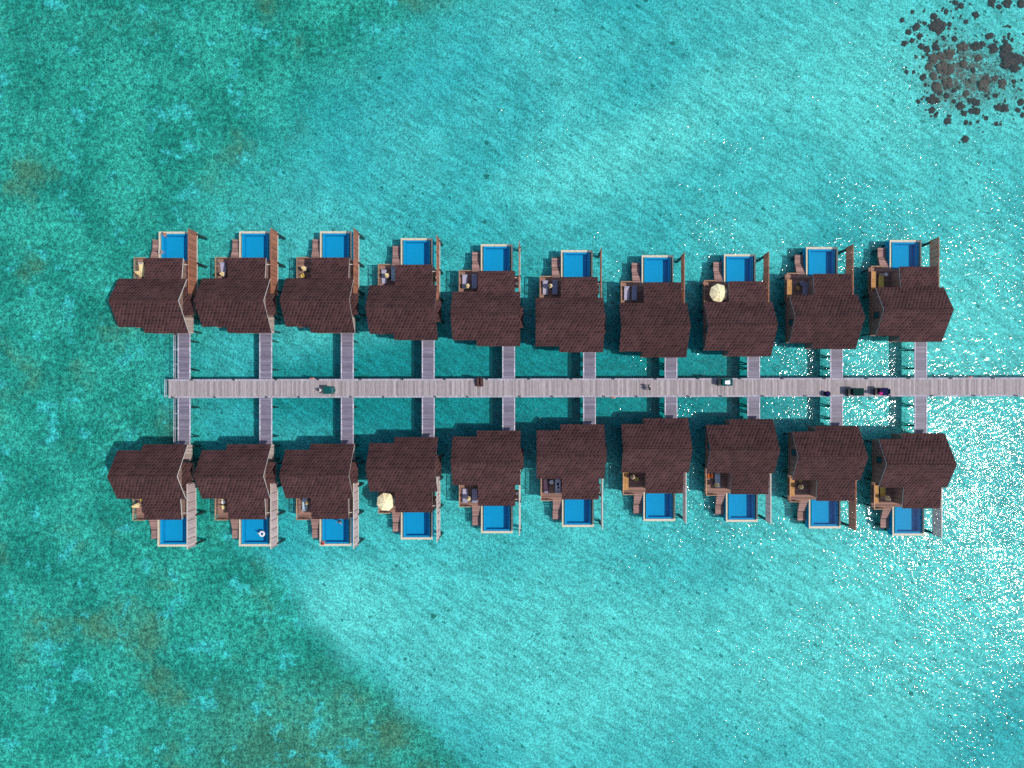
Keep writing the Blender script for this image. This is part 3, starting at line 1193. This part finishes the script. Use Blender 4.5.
lounger(U, 6, -2.75, 6.05, M['cushiondark'], 'shade-tinted lilac lounger on the roof side of the seventh upper villa')
table(U, 8, -3.0, 5.5, M['orange'], 'small golden table in front of the bench on the ninth upper villa', .35)
chair(U, 8, -2.3, 6.2, .6, M['cushiondark'], 'slate armchair on the shaded side of the ninth upper villa')
lounger(U, 8, -1.75, 5.3, M['cushion'], 'grey lounger half under the roof of the ninth upper villa')
lounger(U, 9, -3.05, 5.6, M['yellow'], 'yellow lounger on the rightmost villa of the upper row')
table(U, 9, -2.3, 6.6, M['white'], 'white round table beside the yellow lounger, rightmost upper villa', .3)
# lower row
closed(Lw, 0, -3.7, 5.3, 'folded cream parasol on the leftmost villa of the lower row', (-.1, .1))
chair(Lw, 0, -3.75, 4.5, .3, M['yellow'], 'golden armchair beside the folded parasol, lower left villa')
table(Lw, 1, -3.8, 5.0, M['white'], 'cream round table between two cream armchairs', .34)
chair(Lw, 1, -3.75, 4.2, 3.1, M['cream'], 'cream armchair nearer the roof on the second lower villa')
chair(Lw, 1, -3.8, 5.9, 0.0, M['cream'], 'cream armchair nearer the railing on the second lower villa')
lounger(Lw, 2, -3.75, 5.4, M['towel'], 'lounger under a pale cyan towel on the third lower villa')
closed(Lw, 2, -3.2, 4.8, 'folded yellowish parasol beside the cyan lounger, third lower villa', (.1, .15))
lounger(Lw, 4, *LL, M['cushion'], 'lilac lounger on the railing side of the fifth lower villa')
lounger(Lw, 4, *LR_, M['cushion'], 'lilac lounger on the roof side of the fifth lower villa')
closed(Lw, 4, -3.35, 6.4, 'folded cream parasol between two lilac loungers of the lower row')
lounger(Lw, 5, -4.1, 5.6, M['cushionplum'], 'dark lounger on the railing side of the sixth lower villa')
lounger(Lw, 5, -2.15, 5.6, M['whitecloth'], 'white lounger strewn with dark clothes on the sixth lower villa')
table(Lw, 5, -3.2, 4.9, M['white'], 'white round table between dark and white loungers, lower row', .36)
closed(Lw, 6, -3.45, 4.9, 'folded cream parasol beside the bench on the seventh lower villa')
chair(Lw, 6, -2.6, 5.4, 1.5, M['yellow'], 'golden armchair beside the folded parasol on the seventh lower villa')
chair(Lw, 7, -4.3, 4.7, -1.5, M['orangered'], 'orange armchair at the railing of the eighth lower villa')
lounger(Lw, 7, -2.95, 5.5, M['towel'], 'pale blue lounger on the eighth lower villa')
closed(Lw, 7, -3.4, 5.9, 'folded yellow parasol beside the pale blue lounger, eighth lower villa', (.1, 0))
closed(Lw, 8, -3.15, 5.25, 'folded yellow parasol between bench and shade on the ninth lower villa', (0, -.15))
chair(Lw, 8, -3.05, 4.3, .2, M['yellow'], 'golden armchair on the ninth lower villa')
lounger(Lw, 9, -3.25, 5.0, M['yellow'], 'golden lounger on the rightmost villa of the lower row')
closed(Lw, 9, -2.9, 5.8, 'folded yellow parasol beside the golden lounger, rightmost lower villa', (0, -.15))

# dark clothes lying on the white lounger
cl = MB()
cl.lathe([(.001, .06), (.16, .05), (.26, .0)], n=9, wave=lambda k: .75 + .4 * ((k * 7) % 5) / 5)
cl.lathe([(.001, .05), (.12, .04), (.2, .0)], (.1, -.55, 0), 9, wave=lambda k: .75 + .4 * ((k * 3) % 5) / 5)
o = cl.build('dark_clothes', M['darkcloth'])
o.location = vpos(Lw, 5, -2.15, 5.25, .39)
tag(o, 'dark clothes lying on the white lounger', 'clothes')
# pool float
fl = thing('pool_float', 'white inflatable float in the pool of the second lower villa', 'pool float')
q = P(262, 533.8, D)
fl.location = (q.x, q.y, D - .13)
vs, fs = [], []
for i in range(20):
    a = 2 * math.pi * i / 20
    for j in range(8):
        b = 2 * math.pi * j / 8
        r = .36 + .15 * math.cos(b)
        vs.append((r * math.cos(a), r * math.sin(a), .13 + .15 * math.sin(b)))
for i in range(20):
    for j in range(8):
        fs.append((i * 8 + j, ((i + 1) % 20) * 8 + j, ((i + 1) % 20) * 8 + (j + 1) % 8, i * 8 + (j + 1) % 8))
MB().poly(vs, fs).build('ring', M['whitecloth'], fl, smooth=True)
MB().tube((-.38, .1, .2), (-.5, .2, .62), .09, .07, 10).tube((-.5, .2, .6), (-.32, .24, .7), .08, .06, 10).build('neck', M['whitecloth'], fl, smooth=True)

# ------------------------------------------------------------------ people
def skin_mesh(name, joints, edges, mat, parent, sub=1):
    """joints: name -> (x, y, z, r); one continuous skinned surface"""
    keys = list(joints)
    me = bpy.data.meshes.new(name)
    me.from_pydata([joints[k][:3] for k in keys], [(keys.index(a), keys.index(b)) for a, b in edges], [])
    o = bpy.data.objects.new(name, me)
    COL.objects.link(o)
    md = o.modifiers.new('Skin', 'SKIN')
    md.use_smooth_shade = True
    for k, v in zip(keys, me.skin_vertices[0].data):
        r = joints[k][3]
        v.radius = (r, r) if not isinstance(r, tuple) else r
        v.use_root = (k == keys[0])
    if sub:
        sb = o.modifiers.new('Sub', 'SUBSURF')
        sb.levels = sb.render_levels = sub
    dg = bpy.context.evaluated_depsgraph_get()
    dg.update()
    m2 = bpy.data.meshes.new_from_object(o.evaluated_get(dg))
    bpy.data.objects.remove(o)
    m2.name = name
    m2.materials.clear()
    m2.materials.append(mat)
    return link(name, m2, parent)


def person(loc, rz, label, pose, top, bottom, hair=True, group=None):
    """a figure facing +y; pose: joints overriding the standing ones"""
    t = thing('person', label, 'person', loc, rz, group)
    J = {'pelvis': (0, 0, .95, .125), 'waist': (0, 0, 1.10, .115), 'chest': (0, 0, 1.32, .135), 'neck': (0, 0, 1.50, .055),
         'chin': (0, .02, 1.57, .075), 'skull': (0, .01, 1.68, .095), 'nose': (0, .105, 1.62, .018),
         'hipL': (-.10, 0, .90, .095), 'kneeL': (-.11, .02, .50, .06), 'ankL': (-.11, -.02, .09, .042), 'toeL': (-.12, .17, .035, .032),
         'hipR': (.10, 0, .90, .095), 'kneeR': (.11, .02, .50, .06), 'ankR': (.11, -.02, .09, .042), 'toeR': (.12, .17, .035, .032),
         'shL': (-.19, 0, 1.42, .058), 'elL': (-.26, -.02, 1.14, .042), 'wrL': (-.27, .08, .90, .03), 'paL': (-.27, .11, .82, .036),
         'shR': (.19, 0, 1.42, .058), 'elR': (.26, -.02, 1.14, .042), 'wrR': (.27, .08, .90, .03), 'paR': (.27, .11, .82, .036)}
    for k, v in pose.items():
        J[k] = (*v, J[k][3])
    for s in 'LR':                       # five fingers, thumb from the side of the palm
        pa, wr = Vector(J['pa' + s][:3]), Vector(J['wr' + s][:3])
        d = (pa - wr).normalized()
        u = d.cross(Vector((0, 0, 1)))
        if u.length < .3:
            u = Vector((0, 1, 0))
        u.normalize()
        for k, (o_, l) in enumerate(((-.03, .062), (-.01, .078), (.01, .074), (.03, .056))):
            e = pa + u * o_ + d * l - Vector((0, 0, .012))
            J['f%d%s' % (k, s)] = (*e, .009)
        e = pa - u * .055 + d * .02
        J['th' + s] = (*e, .011)
    E = [('pelvis', 'waist'), ('waist', 'chest'), ('chest', 'neck'), ('neck', 'chin'), ('chin', 'skull'), ('chin', 'nose')]
    for s in 'LR':
        E += [('pelvis', 'hip' + s), ('hip' + s, 'knee' + s), ('knee' + s, 'ank' + s), ('ank' + s, 'toe' + s),
              ('chest', 'sh' + s), ('sh' + s, 'el' + s), ('el' + s, 'wr' + s), ('wr' + s, 'pa' + s), ('pa' + s, 'th' + s)]
        E += [('pa' + s, 'f%d%s' % (k, s)) for k in range(4)]
    skin_mesh('body', J, E, M['skin'], t)

    def sub(keys, edges, grow, nm, mat):
        j = {k: (*J[k][:3], J[k][3] + grow) for k in keys}
        skin_mesh(nm, j, edges, mat, t)
    if top:
        keys = ['waist', 'chest', 'shL', 'shR']
        j = {k: (*J[k][:3], J[k][3] + .018) for k in keys}
        for s in 'LR':
            a, b = Vector(J['sh' + s][:3]), Vector(J['el' + s][:3])
            j['sl' + s] = (*(a + (b - a) * .6), .068)
        a, b = Vector(J['pelvis'][:3]), Vector(J['waist'][:3])
        j['hem'] = (*(a + (b - a) * .25), .145)
        skin_mesh('shirt', j, [('waist', 'chest'), ('chest', 'shL'), ('chest', 'shR'), ('shL', 'slL'), ('shR', 'slR'), ('waist', 'hem')], top, t)
    if bottom:
        j = {k: (*J[k][:3], J[k][3] + .016) for k in ('pelvis', 'hipL', 'hipR')}
        for s in 'LR':
            a, b = Vector(J['hip' + s][:3]), Vector(J['knee' + s][:3])
            j['th' + s] = (*(a + (b - a) * .55), .098)
        skin_mesh('shorts', j, [('pelvis', 'hipL'), ('pelvis', 'hipR'), ('hipL', 'thL'), ('hipR', 'thR')], bottom, t)
    if hair:
        c = Vector(J['skull'][:3]) + Vector((0, -.012, .018))
        hb = MB()
        hb.lathe([(.001, .105), (.05, .095), (.09, .055), (.106, .0), (.100, -.05), (.085, -.09)], tuple(c), 14)
        hb.build('hair', M['hair'] if hair is True else hair, t, smooth=True)
    return t


WALKPOSE = {'kneeL': (-.10, .18, .53), 'ankL': (-.10, .24, .09), 'toeL': (-.11, .42, .06), 'kneeR': (.10, -.02, .50), 'ankR': (.10, -.26, .14),
            'toeR': (.11, -.12, .05), 'wrL': (-.27, -.14, .90), 'paL': (-.27, -.17, .82), 'wrR': (.27, .20, .94), 'paR': (.27, .25, .87)}


def sit(h):
    """sitting on an edge of height 0, legs hanging or forward (pelvis at the origin)"""
    dz = .12 - .95
    p = {k: (x_, y_, z_ + dz) for k, (x_, y_, z_) in
         {'pelvis': (0, 0, .95), 'waist': (0, .0, 1.10), 'chest': (0, .04, 1.32), 'neck': (0, .06, 1.50), 'chin': (0, .09, 1.57), 'skull': (0, .08, 1.68),
          'nose': (0, .175, 1.62), 'shL': (-.19, .04, 1.42), 'shR': (.19, .04, 1.42), 'elL': (-.26, .02, 1.15), 'elR': (.26, .02, 1.15),
          'wrL': (-.24, .22, 1.02), 'wrR': (.24, .22, 1.02), 'paL': (-.22, .30, 1.0), 'paR': (.22, .30, 1.0),
          'hipL': (-.10, .03, .93), 'hipR': (.10, .03, .93), 'kneeL': (-.12, .45, .96), 'kneeR': (.12, .45, .96),
          'ankL': (-.12, .50, .96 - h), 'ankR': (.12, .50, .96 - h), 'toeL': (-.13, .66, .90 - h), 'toeR': (.13, .66, .90 - h)}.items()}
    return p


heading = -math.pi / 2   # facing right in the picture
q = P(648.0, 386.3, WALK)
person((q.x, q.y, WALK), heading, 'person in dark clothes and white cap walking on the boardwalk, farther from the lower edge', WALKPOSE, M['darkcloth'], M['darkcloth'], M['whitecloth'], 'two walkers on the boardwalk')
q = P(648.6, 389.1, WALK)
person((q.x, q.y, WALK), heading + .15, 'person in dark shirt and pale shorts walking on the boardwalk, nearer the lower edge', WALKPOSE, M['darkcloth'], M['whitecloth'], True, 'two walkers on the boardwalk')
q = P(165.2, 233.6, D)
person((q.x, q.y, D + .0), math.pi, 'person sitting on the top pool rim of the upper leftmost villa', sit(.42), None, M['orangered'], True, 'bathers at the upper leftmost pool')
q = P(160.3, 252.2, D)
person((q.x, q.y, D + .0), -math.pi / 2, 'person in a white shirt sitting on the left pool rim of the upper leftmost villa', sit(.42), M['whitecloth'], M['darkcloth'], True, 'bathers at the upper leftmost pool')
q = P(323.0, 543.6, D)
person((q.x, q.y, D + .0), -.5, 'person in red sitting on the pool corner of the third lower villa', sit(.42), M['redcloth'], M['redcloth'], True)
q = P(339.8, 521.8, D)
person((q.x, q.y, D - .94), math.pi - .4, 'dark-haired person standing in the pool of the third lower villa', {'wrL': (-.45, .2, 1.16), 'elL': (-.38, .05, 1.2), 'paL': (-.45, .28, 1.15), 'wrR': (.45, .2, 1.16), 'elR': (.38, .05, 1.2), 'paR': (.45, .28, 1.15)}, None, M['darkcloth'], True)

# ------------------------------------------------------------------ buggies
def buggy(px, py, label, roofmat, rx0=-.75, rx1=.95, patch=None, group='buggies on the boardwalk'):
    q_ = P(px, py, WALK)
    t = thing('buggy', label, 'buggy', (q_.x, q_.y, WALK + .0), ang, group)
    b = MB()
    b.prism_y(-.52, .52, [(-1.15, .30), (1.12, .30), (1.20, .42), (1.10, .72), (.72, .80), (.55, .42), (-.15, .42), (-.2, .66), (-1.1, .66), (-1.2, .5)])
    b.build('body', roofmat, t, bevel=.03)
    for x_ in (-.75, .78):
        for y_ in (-.5, .5):
            wh = MB().tube((x_, y_ - .09, .22), (x_, y_ + .09, .22), .22, .22, 18).build('wheel', M['rubber'], t)
            MB().tube((x_, y_ - .1, .22), (x_, y_ + .1, .22), .11, .11, 12).build('rim', M['white'], wh)
    MB().box(-.18, .22, -.5, .5, .67, .80).build('seat', M['seat'], t, bevel=.03)
    MB().box(-.30, -.19, -.5, .5, .70, 1.16).build('backrest', M['seat'], t, bevel=.03)
    MB().box(-1.12, -.72, -.5, .5, .67, .78).build('rear_seat', M['seat'], t, bevel=.03)
    fr_ = MB()
    for y_ in (-.48, .48):
        fr_.tube((.98, y_, .70), (rx1 - .12, y_, 1.79), .022, .022, 8)
        fr_.tube((-.42, y_, .62), (max(rx0 + .1, -.5), y_, 1.79), .022, .022, 8)
    fr_.build('roof_frame', M['metal'], t)
    rf = MB().box(rx0, rx1, -.62, .62, 1.80, 1.88)
    roof_ = rf.build('roof', roofmat, t, bevel=.035)
    if patch == 'white':  # white slab added for the bright patch on this roof
        MB().poly([(-.38, -.33, 1.884), (.22, -.42, 1.884), (.5, -.3, 1.884), (.42, .36, 1.884), (.1, .26, 1.884), (-.36, .22, 1.884),
                   (-.38, -.33, 1.95), (.22, -.42, 1.95), (.5, -.3, 1.95), (.42, .36, 1.95), (.1, .26, 1.95), (-.36, .22, 1.95)],
                  [tuple(range(6)), tuple(range(11, 5, -1))] + [(k, (k + 1) % 6, 6 + (k + 1) % 6, 6 + k) for k in range(6)]).build('roof_patch', M['whitecloth'], roof_)
    MB().poly([(1.0, -.45, .8), (1.0, .45, .8), (.90, .45, 1.72), (.90, -.45, 1.72), (1.015, -.45, .8), (1.015, .45, .8), (.915, .45, 1.72), (.915, -.45, 1.72)],
              [(0, 1, 2, 3), (7, 6, 5, 4), (0, 4, 5, 1), (1, 5, 6, 2), (2, 6, 7, 3), (3, 7, 4, 0)]).build('windscreen', M['glass'], t)
    MB().tube((.62, .25, .78), (.50, .25, .98), .02, .02, 8).tube((.50, .25, .97), (.48, .25, 1.0), .17, .17, 16).build('steering_wheel', M['rubber'], t)
    for y_ in (-.36, .36):
        MB().tube((1.10, y_, .58), (1.19, y_, .56), .07, .07, 12).build('headlight', M['white'], t)
    return t


buggy(329.0, 390.3, 'buggy with a short teal roof carrying a passenger in white', M['teal'], -.35, .95)
q = P(320.6, 390.2, WALK + 1.0)
bx = q.x
person((bx, q.y, WALK + .78), math.pi / 2, 'passenger in a white shirt on the rear seat of the teal buggy', sit(.45), M['whitecloth'], M['whitecloth'], True)
buggy(724.0, 382.3, 'dark green buggy with a bright white panel on its roof', M['teal'], -.80, .9, 'white')
buggy(852.8, 392.0, 'plain dark green buggy left of the navy one', M['green'], -.85, .95)
nb = buggy(879.5, 391.7, 'navy buggy loaded with a magenta bag', M['navy'], -.75, .45, 'navy')
bag = MB()
bag.box(-.34, .34, -.22, .22, .0, .32)
q = P(879.9, 393.4, WALK + 1.9)
o = bag.build('bag', M['magenta'], bevel=.08, smooth=True)
o.location = (q.x, q.y, WALK + 1.885)
tag(o, 'magenta bag lying on the roof of the navy buggy', 'bag')

# navy bin, brown cart
bn = thing('bin', 'dark navy rounded bin beside the ninth lower walkway', 'bin')
q = P(825.6, 393.9, WALK)
bn.location = (q.x, q.y, WALK)
MB().lathe([(.001, 0.02), (.36, .02), (.44, .5), (.46, .84), (.001, .84)], n=18).build('drum', M['navy'], bn, smooth=False)
MB().lathe([(.001, 1.06), (.18, 1.04), (.36, .96), (.47, .85), (.001, .842)], n=18).build('lid', M['navy'], bn, smooth=True)
ct = thing('handcart', 'dark brown covered handcart with two rounded loads on the upper boardwalk edge', 'handcart')
q = P(479.7, 382.3, WALK)
ct.location = (q.x, q.y, WALK)
cb_ = MB().box(-.62, .62, -.7, .74, .30, .36)
cb_.build('platform', M['brown'], ct)
for sx, ln in ((-.34, .62), (.30, .74)):
    m_ = MB()
    pr = []
    vs, fs = [], []
    for i in range(9):
        v_ = i / 8
        yy = .72 - v_ * (ln + .72)
        wv = .31 * math.sqrt(max(0.02, 1 - (v_ * 1.0) ** 2.6))
        for k in range(9):
            a = math.pi * k / 8
            vs.append((sx - math.cos(a) * wv, yy, .362 + math.sin(a) * wv * 1.5))
    for i in range(8):
        for k in range(8):
            fs.append((i * 9 + k, (i + 1) * 9 + k, (i + 1) * 9 + k + 1, i * 9 + k + 1))
    fs += [tuple(range(9)), tuple(range(80, 71, -1))]
    m_.poly(vs, fs).build('covered_load', M['brown'], ct, smooth=True)
for sx in (-.5, .5):
    for y_ in (-.5, .5):
        MB().tube((sx - .04, y_, .15), (sx + .04, y_, .15), .15, .15, 14).build('wheel', M['rubber'], ct)
MB().tube((-.4, .76, .34), (-.4, .92, .95), .02, .02, 8).tube((.4, .76, .34), (.4, .92, .95), .02, .02, 8).tube((-.42, .92, .95), (.42, .92, .95), .022, .022, 8).build('handle', M['metal'], ct)

# ------------------------------------------------------------------ coral heads
def coral_mesh(seed, mat, lump=.45):
    bm = bmesh.new()
    bmesh.ops.create_icosphere(bm, subdivisions=4, radius=1)
    off = Vector((seed * 13.7, seed * 3.1, seed * 7.7))
    for v in bm.verts:
        d = v.co.normalized()
        k = 1 + lump * (mnoise.noise(d * 1.5 + off)) + .40 * mnoise.noise(d * 3.6 + off) + .24 * mnoise.noise(d * 8 + off)
        v.co = d * k
        v.co.z = v.co.z * .55 if v.co.z > 0 else v.co.z * .18
    for f in bm.faces:
        f.smooth = True
    me = bpy.data.meshes.new('coral_head')
    bm.to_mesh(me)
    bm.free()
    me.materials.append(mat)
    return me


CM = [coral_mesh(k, M['coraldark']) for k in range(6)]
CB = [coral_mesh(10 + k, M['coralbrown'], .6) for k in range(4)]
dark = '''165,60,13 112,104,14 225,58,8 338,60,15 385,15,17 415,30,19 490,80,20 440,112,14 375,92,8 185,140,22 228,120,14
145,165,20 205,185,17 165,208,17 125,222,18 275,85,22 355,125,15 210,238,20 240,250,19 285,245,22 290,215,10 220,292,10 180,285,7
380,200,20 490,235,28 520,230,20 580,250,26 560,185,22 585,210,9 645,250,34 700,300,32 690,350,32 640,215,16 660,175,9 675,205,12
653,132,9 390,150,7 135,368,15 172,370,12 475,360,16 220,395,20 232,435,12 380,465,16 265,510,28 292,516,18 340,490,18 195,520,15
378,520,13 410,540,22 460,515,15 490,525,22 265,565,20 285,590,14 345,620,20 360,595,8 430,582,18 465,570,16 492,570,23 440,628,15
500,624,10 545,603,13 595,635,14 618,637,9 435,714,22 590,490,15 545,490,13 685,420,15 605,550,21 635,555,26 720,525,22 705,565,16
730,590,14 610,38,18 570,16,24 650,18,26 720,20,26 725,410,10 455,410,10 320,190,9 330,330,12 300,480,12 720,460,8 735,320,14 735,175,8 640,520,8
150,455,6 460,20,7 410,90,6 560,420,10 350,185,6'''.split()
brown = '270,300,25 312,290,22 350,275,22 425,240,26 250,340,20 320,350,32 355,362,24 270,388,20 290,448,28 345,430,28 530,440,28 625,425,22 425,330,22 500,300,18 545,400,18 590,400,16 440,480,18'.split()


def bedpx(s):
    a, b, r = (float(k) for k in s.split(','))
    q_ = P(880 + a / 5.12, b / 5.12, BED)
    return q_, r / 5.12 / 6.0


def head(nm, me, q_, r, label, group):
    o_ = link(nm, me)
    o_.location = (q_.x, q_.y, BED - .03)
    o_.scale = (r * random.uniform(.9, 1.15), r * random.uniform(.8, 1.05), min(r * .9, .75))
    o_.rotation_euler = (0, 0, random.random() * 6.28)
    return tag(o_, label, 'coral', group)


for k, s_ in enumerate(dark):
    q_, r = bedpx(s_)
    big = 'small' if r < .4 else ('middling' if r < .7 else 'large')
    head('coral_head', CM[k % 6], q_, r * .86, big + ' dark rounded coral head on the pale sand at upper right', big + ' dark coral heads of the upper right reef')
for k, s_ in enumerate(brown):
    q_, r = bedpx(s_)
    head('coral_head', CB[k % 4], q_, r, 'reddish brown coral head in the middle of the upper right reef', 'reddish brown coral heads of the reef')
for k in range(110):
    s_ = random.choice(dark + brown)
    a, b, r = (float(v) for v in s_.split(','))
    t_ = random.random() * 6.28
    q_ = P(880 + (a + math.cos(t_) * r * 1.5) / 5.12, (b + math.sin(t_) * r * 1.5) / 5.12, BED)
    head('coral_head', random.choice(CM + CB), q_, random.uniform(.10, .30), 'small dark rounded coral head on the pale sand at upper right', 'small dark coral heads of the upper right reef')
q_, r = bedpx('297,142,38')
head('coral_head', CM[0], q_, r, 'biggest dark coral clump at the upper left of the reef', 'biggest coral clumps')
q_, r = bedpx('655,310,46')
head('coral_head', CM[1], q_, r, 'biggest dark coral clump at the right of the reef', 'biggest coral clumps')
rb = MB()
rv, rf_ = [], []
bmr = bmesh.new()
for k in range(700):
    a, b = random.gauss(470, 150), random.gauss(350, 130)
    q_ = P(880 + a / 5.12, b / 5.12, BED)
    r = random.uniform(.05, .2)
    ret = bmesh.ops.create_icosphere(bmr, subdivisions=1, radius=r, matrix=Matrix.Translation((q_.x, q_.y, BED)) @ Matrix.Diagonal((1, random.uniform(.6, 1.2), .6, 1)))
mer = bpy.data.meshes.new('coral_rubble')
bmr.to_mesh(mer)
bmr.free()
mer.materials.append(M['rubble'])
o = link('coral_rubble', mer)
tag(o, 'scattered brown coral rubble between the reef heads at upper right', 'rubble', None, 'stuff')

for o_ in used_o:
    o_.scale = (1, 1, 1.2)
for o_ in used_p:
    o_.scale = (1.25, 1.25, 1.05)
S.render.engine = 'CYCLES'
S.cycles.max_bounces = 8
S.cycles.transparent_max_bounces = 12
S.cycles.sample_clamp_direct = 0
S.cycles.use_denoising = False
